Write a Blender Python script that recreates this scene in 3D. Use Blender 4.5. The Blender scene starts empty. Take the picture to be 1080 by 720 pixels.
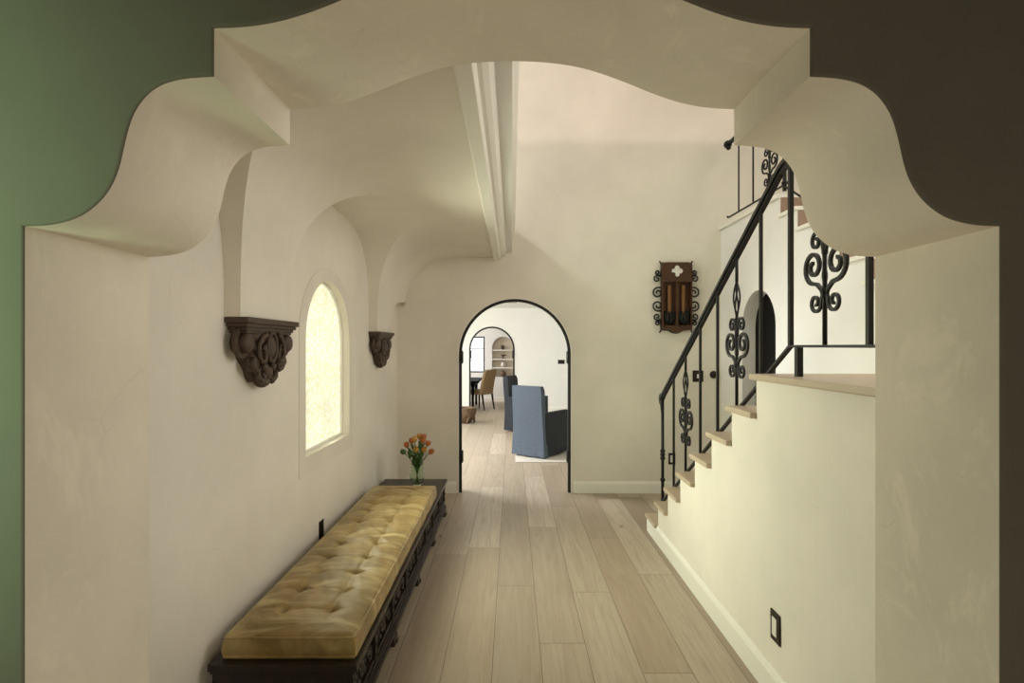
import bpy, bmesh, math, random
from mathutils import Vector, Matrix
random.seed(7)
PI = math.pi
scn = bpy.context.scene
C = scn.collection

# ------------------------------------------------------------------ node helpers
class NT:
    def __init__(s, name):
        s.m = bpy.data.materials.new(name); s.m.use_nodes = True
        s.t = s.m.node_tree; s.t.nodes.clear()
        s.out = s.t.nodes.new('ShaderNodeOutputMaterial')
    def n(s, typ, **kw):
        nd = s.t.nodes.new(typ)
        for k, v in kw.items():
            if k.startswith('i_'):
                key = k[2:]
                key = int(key) if key.isdigit() else key.replace('_', ' ')
                s.put(nd.inputs[key], v)
            else: setattr(nd, k, v)
        return nd
    def put(s, sock, v):
        if isinstance(v, bpy.types.NodeSocket): s.t.links.new(v, sock)
        elif v is not None: sock.default_value = v
    def math(s, op, a, b=None, c=None, clamp=False):
        nd = s.t.nodes.new('ShaderNodeMath'); nd.operation = op; nd.use_clamp = clamp
        s.put(nd.inputs[0], a); s.put(nd.inputs[1], b); s.put(nd.inputs[2], c)
        return nd.outputs[0]
    def coord(s): return s.n('ShaderNodeTexCoord').outputs['Object']
    def scale(s, vec, sc):
        nd = s.n('ShaderNodeMapping'); s.put(nd.inputs['Vector'], vec); nd.inputs['Scale'].default_value = sc
        return nd.outputs[0]
    def noise(s, vec, sc, det=4, rough=.55, dist=0):
        nd = s.n('ShaderNodeTexNoise'); s.put(nd.inputs['Vector'], vec)
        nd.inputs['Scale'].default_value = sc; nd.inputs['Detail'].default_value = det
        nd.inputs['Roughness'].default_value = rough; nd.inputs['Distortion'].default_value = dist
        return nd.outputs['Fac']
    def ramp(s, fac, stops, interp='LINEAR'):
        nd = s.n('ShaderNodeValToRGB'); s.put(nd.inputs[0], fac); cr = nd.color_ramp; cr.interpolation = interp
        while len(cr.elements) < len(stops): cr.elements.new(.5)
        for e, (p, c) in zip(cr.elements, stops):
            e.position = p; e.color = (c[0], c[1], c[2], 1) if hasattr(c, '__len__') else (c, c, c, 1)
        return nd.outputs[0]
    def mix(s, fac, a, b, mode='MIX'):
        nd = s.n('ShaderNodeMix', data_type='RGBA', blend_type=mode)
        s.put(nd.inputs[0], fac)
        for k, v in ((6, a), (7, b)):
            if hasattr(v, '__len__') and len(v) == 3: v = (*v, 1)
            s.put(nd.inputs[k], v)
        return nd.outputs[2]
    def bump(s, h, st=.2, dist=.01):
        nd = s.n('ShaderNodeBump'); s.put(nd.inputs['Height'], h)
        nd.inputs['Strength'].default_value = st; nd.inputs['Distance'].default_value = dist
        return nd.outputs[0]
    def bsdf(s, col, rough=.5, metal=0, normal=None, **kw):
        b = s.n('ShaderNodeBsdfPrincipled')
        if hasattr(col, '__len__') and len(col) == 3: col = (*col, 1)
        s.put(b.inputs['Base Color'], col); s.put(b.inputs['Roughness'], rough); s.put(b.inputs['Metallic'], metal)
        if normal is not None: s.put(b.inputs['Normal'], normal)
        for k, v in kw.items(): s.put(b.inputs[k.replace('_', ' ')], v)
        s.t.links.new(b.outputs[0], s.out.inputs[0])
        return b

def plaster(name, col, var=.06, bump=.12, smears=False):
    t = NT(name); co = t.coord()
    a = t.noise(co, 1.3, 5, .6); b = t.noise(co, 9, 5, .6)
    d = tuple(c * (1 - var * 1.6) for c in col); l = tuple(min(1, c * (1 + var)) for c in col)
    c = t.mix(t.ramp(a, [(.3, 0), (.72, 1)]), d, l)
    # small trowel scars
    v = t.n('ShaderNodeTexVoronoi', feature='DISTANCE_TO_EDGE'); wob = t.n('ShaderNodeVectorMath', operation='MULTIPLY_ADD'); nt = t.n('ShaderNodeTexNoise'); t.put(nt.inputs['Vector'], co); nt.inputs['Scale'].default_value = 7; nt.inputs['Detail'].default_value = 5
    t.put(wob.inputs[0], nt.outputs['Color']); wob.inputs[1].default_value = (.22, .22, .22); t.put(wob.inputs[2], t.scale(co, (2.2, 2.2, 3.4)))
    t.put(v.inputs['Vector'], wob.outputs[0])
    v.inputs['Scale'].default_value = 1.4
    crack = t.math('MULTIPLY', t.math('LESS_THAN', v.outputs['Distance'], .004), t.math('GREATER_THAN', t.noise(co, 4.5, 2), .64))
    c = t.mix(t.math('MULTIPLY', crack, .25), c, tuple(x * .55 for x in col))
    if smears:
        sm = t.ramp(t.noise(t.scale(co, (3, 2, 1.2)), 3.2, 5, .7, .8), [(.56, 0), (.66, 1)])
        c = t.mix(t.math('MULTIPLY', sm, .35), c, tuple(min(1, x * 1.18) for x in col))
    t.bsdf(c, .82, 0, t.bump(t.math('ADD', t.math('MULTIPLY', a, .8), t.math('MULTIPLY', b, .25)), bump, .03))
    return t.m

def simple(name, col, rough=.5, metal=0, var=.12, sc=30, bump=.08, **kw):
    t = NT(name); co = t.coord(); n = t.noise(co, sc, 4)
    c = t.mix(n, tuple(x * (1 - var) for x in col), tuple(min(1, x * (1 + var)) for x in col))
    t.bsdf(c, rough, metal, t.bump(n, bump, .004), **kw)
    return t.m

def floor_mat(name):
    t = NT(name); co = t.coord()
    sp = t.n('ShaderNodeSeparateXYZ'); t.put(sp.inputs[0], co); X, Y = sp.outputs[0], sp.outputs[1]
    W = .246; L = 1.9
    u = t.math('DIVIDE', t.math('ADD', X, .098 + 40 * W), W)
    row = t.math('FLOOR', u); fu = t.math('FRACT', u)
    wn = t.n('ShaderNodeTexWhiteNoise', noise_dimensions='1D'); t.put(wn.inputs['W'], row)
    v = t.math('ADD', t.math('DIVIDE', Y, L), t.math('MULTIPLY', wn.outputs[0], 7.3))
    cell = t.math('FLOOR', v); fv = t.math('FRACT', v)
    cv = t.n('ShaderNodeCombineXYZ'); t.put(cv.inputs[0], row); t.put(cv.inputs[1], cell)
    w2 = t.n('ShaderNodeTexWhiteNoise', noise_dimensions='2D'); t.put(w2.inputs['Vector'], cv.outputs[0])
    base = t.ramp(w2.outputs[0], [(0, (.30, .24, .18)), (.3, (.43, .365, .285)), (.6, (.53, .46, .37)), (.8, (.40, .32, .24)), (1, (.36, .30, .235))])
    shift = t.n('ShaderNodeVectorMath', operation='MULTIPLY_ADD')
    t.put(shift.inputs[0], w2.outputs['Color']); shift.inputs[1].default_value = (20, 20, 20); t.put(shift.inputs[2], co)
    g = t.noise(t.scale(shift.outputs[0], (14, .8, 1)), 2.2, 7, .65, .9)
    gf = t.noise(t.scale(shift.outputs[0], (90, 2.2, 1)), 2.0, 3, .6)
    c = t.mix(t.ramp(g, [(.32, 1), (.6, 0)]), base, (.28, .215, .15)); c = t.mix(.6, base, c)
    c = t.mix(t.math('MULTIPLY', gf, .22), c, (.25, .17, .11))
    # knots
    vo = t.n('ShaderNodeTexVoronoi'); t.put(vo.inputs['Vector'], t.scale(shift.outputs[0], (5, 2.1, 1))); vo.inputs['Scale'].default_value = .55
    kn = t.ramp(vo.outputs['Distance'], [(.0, 1), (.025, .85), (.055, 0)])
    c = t.mix(t.math('MULTIPLY', kn, .75), c, (.10, .06, .035))
    eu = t.math('MINIMUM', fu, t.math('SUBTRACT', 1, fu)); ev = t.math('MINIMUM', fv, t.math('SUBTRACT', 1, fv))
    seam = t.math('MAXIMUM', t.math('LESS_THAN', eu, .008), t.math('LESS_THAN', ev, .0012))
    c = t.mix(t.math('MULTIPLY', seam, .8), c, (.10, .065, .04))
    t.bsdf(c, .42, 0, t.bump(t.math('SUBTRACT', t.math('MULTIPLY', gf, .3), seam), .12, .003))
    return t.m

M = {}
M['plaster'] = plaster('cream plaster', (.77, .725, .64))
M['arch'] = plaster('trowelled arch plaster', (.76, .70, .58), .08, .35, smears=True)
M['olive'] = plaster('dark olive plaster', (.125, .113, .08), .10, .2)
M['white'] = plaster('white plaster', (.80, .79, .76), .03)
M['trim'] = simple('cream trim paint', (.80, .78, .71), .45, 0, .03, 8)
M['floor'] = floor_mat('oak planks')
M['iron'] = simple('black wrought iron', (.009, .0085, .008), .5, .1, .3, 60, .3, Specular_IOR_Level=.3)
M['steel'] = simple('black steel', (.012, .011, .011), .4, .3, .2, 40, .05)
M['tread'] = simple('light oak tread', (.46, .37, .26), .45, 0, .12, 18)
M['riser'] = simple('brown wood riser', (.26, .165, .10), .5, 0, .15, 12)
M['corbel'] = simple('carved brown wood', (.062, .038, .023), .6, 0, .5, 22, .5)
M['darkdoor'] = simple('near black wood', (.004, .003, .003), .7, 0, .3, 20, Specular_IOR_Level=.12)
M['bronze'] = simple('dark bronze plate', (.03, .022, .018), .4, .7, .2, 40)
M['copper'] = simple('aged copper', (.070, .030, .013), .45, .4, .35, 35, .3)
M['candle'] = simple('amber candle sleeve', (.17, .07, .014), .5, 0, .15, 20)
M['cream_plate'] = simple('cream plastic', (.75, .72, .66), .35, 0, .02, 20)
M['slate'] = simple('slate blue linen', (.075, .096, .128), .9, 0, .45, 60, .5)
M['shaded_slate'] = simple('charcoal linen', (.018, .021, .026), .9, 0, .3, 130, .5)  # shade painted in: slipcover linen darkened for faces turned from the window
M['tan'] = simple('tan upholstery', (.27, .18, .09), .85, 0, .1, 60)
M['basket'] = simple('brown root wood', (.13, .075, .04), .7, 0, .55, 14, 1.0)
M['rug'] = simple('grey beige rug', (.56, .52, .46), .95, 0, .15, 90, .5)
M['green'] = simple('tulip green', (.07, .15, .035), .5, 0, .35, 20)
M['orange'] = simple('orange petal', (.50, .15, .035), .5, 0, .3, 30)
M['yellow'] = simple('yellow petal', (.58, .33, .07), .5, 0, .2, 30)
M['pale'] = simple('pale ceramic', (.62, .58, .52), .4, 0, .1, 20)
M['niche'] = plaster('niche plaster', (.62, .54, .43), .03)
M['button'] = simple('dark gold tuft', (.16, .095, .03), .8, 0, .2, 40)

def wood_dark():
    t = NT('dark walnut'); co = t.coord()
    g = t.noise(t.scale(co, (12, 1.5, 12)), 3, 6, .6, .5)
    c = t.mix(t.ramp(g, [(.3, 0), (.7, 1)]), (.006, .004, .003), (.024, .013, .009))
    t.bsdf(c, .36, 0, t.bump(g, .15, .003)); return t.m
M['walnut'] = wood_dark()
def velvet():
    t = NT('gold velvet'); co = t.coord()
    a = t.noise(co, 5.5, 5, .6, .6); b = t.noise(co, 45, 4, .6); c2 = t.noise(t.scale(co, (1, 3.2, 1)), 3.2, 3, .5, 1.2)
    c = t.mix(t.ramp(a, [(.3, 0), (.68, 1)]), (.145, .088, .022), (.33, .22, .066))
    c = t.mix(t.ramp(c2, [(.47, 0), (.68, .65)]), c, (.56, .45, .22))  # pale patches painted in as light catching the velvet
    t.bsdf(c, .5, 0, t.bump(t.math('ADD', t.math('MULTIPLY', b, .4), c2), .35, .006), Sheen_Weight=.6, Sheen_Roughness=.3, Sheen_Tint=(1, .88, .6, 1))
    return t.m
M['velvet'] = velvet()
def glass():
    t = NT('clear vase glass')
    t.bsdf((.86, .95, .84), .03, 0, None, Transmission_Weight=1.0, IOR=1.25); return t.m
M['glass'] = glass()
def pane():
    t = NT('sunlit textured glass'); co = t.coord()
    v = t.n('ShaderNodeTexVoronoi'); t.put(v.inputs['Vector'], co); v.inputs['Scale'].default_value = 48
    a = t.noise(co, 26, 4, .7, 1.5); b = t.noise(co, 2.2, 2)
    f = t.math('ADD', t.math('MULTIPLY', v.outputs['Distance'], .9), t.math('MULTIPLY', a, .5))
    c = t.ramp(f, [(.25, (1, .97, .80)), (.55, (.97, .94, .70)), (.85, (.78, .74, .45))])
    e = t.n('ShaderNodeEmission'); t.put(e.inputs[0], c)
    t.put(e.inputs[1], t.math('MULTIPLY_ADD', b, 1.0, .85))
    t.t.links.new(e.outputs[0], t.out.inputs[0]); return t.m
M['pane'] = pane()
def daypane():
    t = NT('daylit window glass'); e = t.n('ShaderNodeEmission'); e.inputs[0].default_value = (.93, .97, 1, 1); e.inputs[1].default_value = 2.2
    t.t.links.new(e.outputs[0], t.out.inputs[0]); return t.m
M['daypane'] = daypane()

# ------------------------------------------------------------------ object helpers
def tag(o, label=None, cat=None, group=None, kind=None):
    if label: o['label'] = label
    if cat: o['category'] = cat
    if group: o['group'] = group
    if kind: o['kind'] = kind
    return o
def empty(name, loc=(0, 0, 0), rz=0, label=None, cat=None, group=None):
    o = bpy.data.objects.new(name, None); o.empty_display_size = .1
    C.objects.link(o); o.location = loc; o.rotation_euler = (0, 0, rz)
    return tag(o, label, cat, group)

class MB:
    """collects shapes and links them as one mesh object"""
    def __init__(s): s.bm = bmesh.new()
    def face(s, vs, mi=0, smooth=False):
        try:
            f = s.bm.faces.new(vs); f.material_index = mi; f.smooth = smooth; return f
        except ValueError: return None
    def box(s, x0, x1, y0, y1, z0, z1, bev=0, mi=0, mat=None):
        b = bmesh.new(); bmesh.ops.create_cube(b, size=1)
        for v in b.verts:
            v.co = Vector(((v.co.x + .5) * (x1 - x0) + x0, (v.co.y + .5) * (y1 - y0) + y0, (v.co.z + .5) * (z1 - z0) + z0))
        if bev: bmesh.ops.bevel(b, geom=list(b.edges), offset=bev, segments=2, affect='EDGES', profile=.7)
        if mat: bmesh.ops.transform(b, matrix=mat, verts=b.verts)
        s.merge(b, mi); return s
    def merge(s, b, mi=0):
        mp = {}
        for v in b.verts: mp[v] = s.bm.verts.new(v.co)
        for f in b.faces:
            s.face([mp[v] for v in f.verts], mi, f.smooth)
        b.free()
    def grid(s, rows, smooth=True, mi=0, closed=False):
        vr = [[s.bm.verts.new(p) for p in r] for r in rows]
        for a, b in zip(vr, vr[1:]):
            n = len(a)
            for j in range(n if closed else n - 1):
                k = (j + 1) % n
                s.face([a[j], a[k], b[k], b[j]], mi, smooth)
        return vr
    def lathe(s, prof, c=(0, 0, 0), n=24, mat=None, squash=1.0):
        rows = []
        for r, z in prof:
            row = []
            for k in range(n):
                a = 2 * PI * k / n
                p = Vector((r * math.cos(a), r * math.sin(a) * squash, z))
                if mat: p = mat @ p
                row.append(p + Vector(c))
            rows.append(row)
        vr = s.grid(rows, closed=True)
        s.face(vr[0][::-1]); s.face(vr[-1]); return s
    def ball(s, c, r, n=12, sc=(1, 1, 1), mat=None):
        b = bmesh.new(); bmesh.ops.create_uvsphere(b, u_segments=n, v_segments=max(6, n // 2 + 2), radius=r)
        for v in b.verts: v.co = Vector((v.co.x * sc[0], v.co.y * sc[1], v.co.z * sc[2]))
        if mat: bmesh.ops.transform(b, matrix=mat, verts=b.verts)
        for v in b.verts: v.co += Vector(c)
        for f in b.faces: f.smooth = True
        s.merge(b); return s
    def tube(s, pts, r, n=8, flat=None, cap=True, up=None):
        """sweep a round (or flat=(w,h) rectangular) section; r may be a list"""
        pts = [Vector(p) for p in pts]; N = len(pts)
        rs = r if hasattr(r, '__len__') else [r] * N
        T = []
        for i in range(N):
            a = pts[max(0, i - 1)]; b = pts[min(N - 1, i + 1)]; d = b - a
            T.append(d.normalized() if d.length > 1e-9 else Vector((0, 0, 1)))
        if up is not None: nrm = Vector(up)
        else:
            nrm = Vector((0, 0, 1)) if abs(T[0].z) < .9 else Vector((1, 0, 0))
        rows = []
        for i in range(N):
            if up is not None: nrm = Vector(up)
            nrm = nrm - T[i] * nrm.dot(T[i])
            if nrm.length < 1e-6: nrm = T[i].orthogonal()
            nrm.normalize(); bi = T[i].cross(nrm)
            if flat:
                w, h = flat[0] / 2, flat[1] / 2
                row = [pts[i] + bi * (sx * w) + nrm * (sy * h) for sx, sy in ((1, 1), (-1, 1), (-1, -1), (1, -1))]
            else:
                row = [pts[i] + (nrm * math.cos(2 * PI * k / n) + bi * math.sin(2 * PI * k / n)) * rs[i] for k in range(n)]
            rows.append(row)
        vr = s.grid(rows, smooth=not flat, closed=True)
        if cap: s.face(vr[0][::-1]); s.face(vr[-1])
        return s
    def prism(s, poly, axis, a, b, mi=(0, 0, 0)):
        """poly of 2D points extruded along axis from a to b; mi = (cap a, cap b, sides)"""
        def P(p, t):
            return {'x': (t, p[0], p[1]), 'y': (p[0], t, p[1]), 'z': (p[0], p[1], t)}[axis]
        A = [s.bm.verts.new(P(p, a)) for p in poly]; B = [s.bm.verts.new(P(p, b)) for p in poly]
        s.face(A, mi[0]); s.face(B[::-1], mi[1])
        n = len(poly)
        for i in range(n):
            j = (i + 1) % n
            s.face([A[j], A[i], B[i], B[j]], mi[2])
        return s
    def build(s, name, mats, parent=None, loc=None, bevel=None, sharp=None, weld=True):
        if weld: bmesh.ops.remove_doubles(s.bm, verts=s.bm.verts, dist=1e-5)
        bmesh.ops.recalc_face_normals(s.bm, faces=s.bm.faces)
        me = bpy.data.meshes.new(name); s.bm.to_mesh(me); s.bm.free()
        if not isinstance(mats, (list, tuple)): mats = [mats]
        for m in mats: me.materials.append(m)
        if sharp is not None: me.set_sharp_from_angle(angle=math.radians(sharp))
        o = bpy.data.objects.new(name, me); C.objects.link(o)
        if parent: o.parent = parent
        if loc: o.location = loc
        if bevel:
            md = o.modifiers.new('bevel', 'BEVEL'); md.width = bevel; md.segments = 3; md.limit_method = 'ANGLE'; md.angle_limit = math.radians(50)
        return o
def struct(o): o['kind'] = 'structure'; return o
def copy_tree(o, parent=None):
    c = o.copy(); C.objects.link(c)
    if parent: c.parent = parent
    for ch in list(o.children): copy_tree(ch, c)
    return c
def arc(cx, cz, rx, rz, a0, a1, n):
    return [(cx + rx * math.cos(a0 + (a1 - a0) * i / n), cz + rz * math.sin(a0 + (a1 - a0) * i / n)) for i in range(n + 1)]
def arch_pts(c, hw, top, z0, n=28, rz=None):
    """outline of an arched opening from lower left up over to lower right"""
    rz = hw if rz is None else rz
    return [(c - hw, z0)] + arc(c, top - rz, hw, rz, PI, 0, n) + [(c + hw, z0)]
def holed(mb, x0, x1, z0, z1, hole, axis, a, b, mi=(0, 0, 0)):
    """rectangle with a closed hole (left-bottom, over the top, right-bottom), made of two prisms"""
    top = max(range(len(hole)), key=lambda i: hole[i][1]); cx = hole[top][0]
    zb = hole[0][1]
    L = [(cx, z0), (x0, z0), (x0, z1), (cx, z1)] + [p for p in hole[:top + 1]][::-1] + [(cx, zb)]
    R = [(cx, z0), (cx, zb)] + hole[top:][::-1] + [(cx, z1), (x1, z1), (x1, z0)]
    mb.prism(L, axis, a, b, mi); mb.prism(R, axis, a, b, mi)

# ================================================================== THE SETTING
YB = 6.0            # back wall plane
XL = -1.245         # left wall
XS = 1.19           # under-stair wall
XR = 2.28           # wall of the second flight
EYE = 1.6
mb = MB(); mb.box(-4, 4.2, -1.6, 17, -.1, 0); struct(mb.build('floor', M['floor']))

# ---- near wall with the scalloped opening (front 1.15, back 1.55)
zp = lambda v: EYE + v
half = [(-1.024, 0), (-1.024, zp(.252)), (-.985, zp(.253)), (-.95, zp(.258)), (-.915, zp(.268)), (-.885, zp(.286)), (-.857, zp(.312)),
        (-.837, zp(.343)), (-.824, zp(.378)), (-.816, zp(.415)), (-.808, zp(.45)), (-.797, zp(.484)), (-.78, zp(.513)), (-.757, zp(.537)),
        (-.728, zp(.553)), (-.69, zp(.562)), (-.65, zp(.565)), (-.626, zp(.566)), (-.626, zp(.668)), (-.58, zp(.669)), (-.53, zp(.674)), (-.48, zp(.684)),
        (-.43, zp(.699)), (-.38, zp(.718)), (-.33, zp(.739)), (-.28, zp(.758)), (-.23, zp(.775)), (-.18, zp(.788)), (-.12, zp(.797)), (-.06, zp(.802))]
def smooth_poly(pts, keep, it=2):
    for _ in range(it):
        out = [pts[0]]
        for i in range(len(pts) - 1):
            p, q = pts[i], pts[i + 1]
            if p in keep and q in keep: out.append(q); continue
            if p not in keep: out.append((p[0] * .75 + q[0] * .25, p[1] * .75 + q[1] * .25))
            if q in keep: out.append(q)
            else: out.append((p[0] * .25 + q[0] * .75, p[1] * .25 + q[1] * .75))
        pts = out
    return pts
keep = {half[0], half[1], half[17], half[18]}
half = half + [(0, zp(.803))]; keep.add(half[-1])
hs = smooth_poly(half, keep, 2)
full = hs + [(-x, z) for x, z in hs[:-1]][::-1]
poly = [(-4, 0)] + full + [(4.2, 0), (4.2, 5.05), (-4, 5.05)]
mb = MB(); mb.prism(poly, 'y', 1.15, 1.55, (1, 0, 0))
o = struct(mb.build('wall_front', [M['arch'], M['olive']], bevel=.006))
wt = o.data.attributes.new('bevel_weight_edge', 'FLOAT', 'EDGE')
for e in o.data.edges:
    p, q = (o.data.vertices[i].co for i in e.vertices)
    if p.y < 1.2 and q.y < 1.2 and max(abs(p.x), abs(q.x)) < 1.1 and max(p.z, q.z) < 2.6 and not (p.z < .01 and q.z < .01): wt.data[e.index].value = 1
md = o.modifiers[0]; md.limit_method = 'WEIGHT'; md.material = 1

# ---- back wall with arched doorway
DC, DH, DT = .031, .625, 2.13
poly = [(-3.3, 0)] + arch_pts(DC, DH, DT, 0, 40) + [(4.2, 0), (4.2, 5.7), (-3.3, 5.7)]
mb = MB(); mb.prism(poly, 'y', YB, YB + .16)
struct(mb.build('wall_back', M['plaster']))
# ---- left wall with window hole
WC, WH, WT, WZ = 3.755, .445, 2.04, .93
hole = arch_pts(WC, WH, WT, WZ, 30, .40)
mb = MB(); holed(mb, 1.55, YB, 0, 2.7, hole, 'x', XL, XL - .2)
struct(mb.build('wall_left', M['plaster']))
# window: raised surround, pane, frame
win = struct(empty('window_1', (XL, WC, 0)))
def shift(pts, dx, dz=0): return [(x + dx, z + dz) for x, z in pts]
outer = arch_pts(0, WH + .10, WT + .085, .82, 30, .45)
inner = arch_pts(0, WH, WT, WZ, 30, .40)
def ring(mb, outer, inner, axis, a, b):
    n = len(outer)
    def P(p, t): return {'x': (t, p[0], p[1]), 'y': (p[0], t, p[1])}[axis]
    O = [[mb.bm.verts.new(P(p, t)) for p in outer] for t in (a, b)]
    I = [[mb.bm.verts.new(P(p, t)) for p in inner] for t in (a, b)]
    for i in range(n):
        j = (i + 1) % n
        mb.face([O[0][i], O[0][j], I[0][j], I[0][i]]); mb.face([O[1][i], O[1][j], I[1][j], I[1][i]])
        mb.face([O[0][i], O[0][j], O[1][j], O[1][i]]); mb.face([I[0][i], I[0][j], I[1][j], I[1][i]])
mb = MB(); ring(mb, outer, inner, 'x', 0, .004); mb.build('window_frame', M['plaster'], win)
i2 = arch_pts(0, WH - .012, WT - .012, WZ + .014, 30, .388)
mb = MB(); ring(mb, inner, i2, 'x', -.05, -.11); mb.build('sash', M['trim'], win)
mb = MB(); mb.prism(i2, 'x', -.065, -.075); mb.build('pane', M['pane'], win)

# ---- right wall (closed string of the second flight) with arched door hole
steps = []
d0, L0 = 4.67, 2.86
poly = [(YB, 0), (YB, L0), (d0, L0)]
rise = (L0 - 1.466) / 8
for k in range(1, 8):
    poly += [(d0 - .28 * (k - 1), L0 - rise * k), (d0 - .28 * k, L0 - rise * k)]
sp = [(y - d0, z) for y, z in poly[2:]] + [(-.28 * 7, 1.466), (1.55 - d0, 1.466), (1.55 - d0, 0), (0, 0)]
sp[0] = (0, L0)
dh = arch_pts(5.10, .345, 2.12, 0, 30)
mb = MB(); mb.prism([(YB, 0), (YB, L0), (d0, L0), (d0, 0)] + dh, 'x', XR, XR + .16)
struct(mb.build('wall_right', M['white']))
dr = struct(empty('door_1', (XR + .16, 5.10, 0)))
mb = MB(); mb.prism(arch_pts(0, .345, 2.12, 0, 30), 'x', -.03, .02); mb.build('door_leaf', M['darkdoor'], dr)
mb = MB(); mb.prism(arch_pts(0, .25, 1.98, .15, 24), 'x', -.045, -.03); mb.build('door_panel', M['darkdoor'], dr)
mb = MB(); mb.ball((-.065, -.28, 1.0), .03); mb.build('door_knob', M['bronze'], dr)
# outer stairwell wall on the far right, hall ceiling, upper left wall
mb = MB(); mb.box(4.0, 4.2, -1.6, 17, 0, 5.7); struct(mb.build('wall_far_right', M['white']))
mb = MB(); mb.box(-3.5, -3.3, 1.55, YB, 2.86, 5.7); struct(mb.build('wall_upper_left', M['plaster']))
mb = MB(); mb.box(-3.5, 4.2, -.2, YB + .2, 5.7, 5.8); struct(mb.build('ceiling', M['white']))
# near room shell
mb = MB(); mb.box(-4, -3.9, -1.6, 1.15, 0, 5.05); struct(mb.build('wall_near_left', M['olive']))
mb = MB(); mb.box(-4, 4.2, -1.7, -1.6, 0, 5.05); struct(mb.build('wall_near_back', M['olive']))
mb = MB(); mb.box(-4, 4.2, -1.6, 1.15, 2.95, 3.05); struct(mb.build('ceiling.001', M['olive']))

# ---- groin vault over the left side of the passage
zs, bz, X0, ax = 1.725, .845, -.45, .725
NTt = 40
YC = YB + .004
mb = MB()
ts = [i / NTt * PI / 2 for i in range(NTt + 1)]
def cs(t): return max(0, math.cos(t)) ** (2 / 3), max(0, math.sin(t)) ** (2 / 3)
def y2(z):
    h = (z - zs) / .34
    if h >= 1: return YB
    return YB - .67 * (1 - h ** 3) ** (1 / 3)
rowsP1, rowsP2, l0, l1a, l1b, l2 = [], [], [], [], [], []
for t in ts:
    u, w = cs(t); z = zs + bz * w; xb = X0 - ax * u
    ya = max(1.42 + .96 * u, 1.55); yb = 3.86 - .94 * u; yc = 3.86 + .94 * u; yd = y2(z)
    if yd >= YB: yd = YC
    rowsP1.append([(xb, ya + (yb - ya) * k / 12, z) for k in range(13)])
    rowsP2.append([(xb, yc + (yd - yc) * k / 12, z) for k in range(13)])
    if ya > 1.55: l0.append([(XL + (xb - XL) * k / 6, ya, z) for k in range(7)])
    l1a.append([(XL + (xb - XL) * k / 6, yb, z) for k in range(7)])
    l1b.append([(XL + (xb - XL) * k / 6, yc, z) for k in range(7)])
    if yd < YB: l2.append([(XL + (xb - XL) * k / 6, yd, z) for k in range(7)])
rowsP1.append([(-.19, p[1], zs + bz) for p in rowsP1[-1]]); rowsP2.append([(-.19, p[1], zs + bz) for p in rowsP2[-1]])
for r in (rowsP1, rowsP2, l0, l1a, l1b, l2): mb.grid(r)
l2z = l2[-1][0][2]
mb.grid([l2[-1], [(p[0], YB, l2z) for p in l2[-1]]])
struct(mb.build('ceiling.002', M['plaster'], sharp=28))
mb = MB(); mb.box(-3.3, .0, 1.55, YB, 2.62, 2.86); struct(mb.build('floor.001', M['white']))
# cornice along the open edge
prof = [(-.20, 2.62), (-.20, 2.545), (-.192, 2.538), (-.134, 2.538), (-.128, 2.55), (-.122, 2.566), (-.105, 2.57), (-.082, 2.585), (-.066, 2.61), (-.056, 2.645),
        (-.052, 2.68), (-.04, 2.684), (-.04, 2.70), (-.026, 2.71), (-.012, 2.735), (-.006, 2.765), (.006, 2.77), (.006, 2.80), (.028, 2.815), (.034, 2.83), (.034, 2.875), (-.1, 2.875)]
mb = MB(); mb.prism(prof, 'y', 1.55, YB - .001); struct(mb.build('trim_1', M['trim'], bevel=.002))

# ---- baseboards
def base_prof(h=.128, t=.016): return [(0, 0), (t, 0), (t, h - .03), (t * .75, h - .018), (t * .45, h - .006), (t * .3, h), (0, h)]
mb = MB(); mb.prism([(YB - x, z) for x, z in base_prof()], 'x', DC + DH + .012, XR)
mb.prism([(YB - x, z) for x, z in base_prof()], 'x', XL, DC - DH - .012)
struct(mb.build('baseboard_back', M['trim']))
mb = MB(); mb.prism([(XS - x, z) for x, z in base_prof(.14, .018)], 'y', 1.55, 4.78); struct(mb.build('baseboard_right', M['trim']))
mb = MB(); mb.prism([(XL + x, z) for x, z in base_prof()], 'y', 1.55, YB); struct(mb.build('baseboard_left', M['trim']))
mb = MB(); mb.prism([(XR - x, z) for x, z in base_prof()], 'y', 5.46, YB - .02); struct(mb.build('baseboard_stair', M['trim']))

# ---- steel arched door frame in the back wall
df = struct(empty('door_2', (DC, YB, 0)))
def open_ring(mb, o, i, a, b, close=True):
    O = [[mb.bm.verts.new((p[0], t, p[1])) for p in o] for t in (a, b)]
    I = [[mb.bm.verts.new((p[0], t, p[1])) for p in i] for t in (a, b)]
    for k in range(len(o) - 1):
        for q in (0, 1): mb.face([O[q][k], O[q][k + 1], I[q][k + 1], I[q][k]])
        mb.face([O[0][k], O[0][k + 1], O[1][k + 1], O[1][k]]); mb.face([I[0][k], I[0][k + 1], I[1][k + 1], I[1][k]])
    for k in (0, -1): mb.face([O[0][k], O[1][k], I[1][k], I[0][k]])
mb = MB(); open_ring(mb, arch_pts(0, DH - .014, DT - .014, 0, 48), arch_pts(0, DH - .044, DT - .044, 0, 48), .012, .055)
mb.build('door_frame', M['steel'], df)
for sx in (-1, 1):
    for z in (.33, 1.41):
        mb = MB(); mb.lathe([(.012, 0), (.014, .005), (.014, .135), (.012, .14)], (sx * (DH - .045) , -.006, z), 12)
        mb.box(sx * (DH - .045) - .018, sx * (DH - .045) + .018, -.004, .012, z + .01, z + .13)
        mb.build('hinge', M['steel'], df)
mb = MB(); open_ring(mb, arch_pts(0, DH, DT, 0, 48), arch_pts(0, DH - .014, DT - .014, 0, 48), .0, .08)
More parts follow.
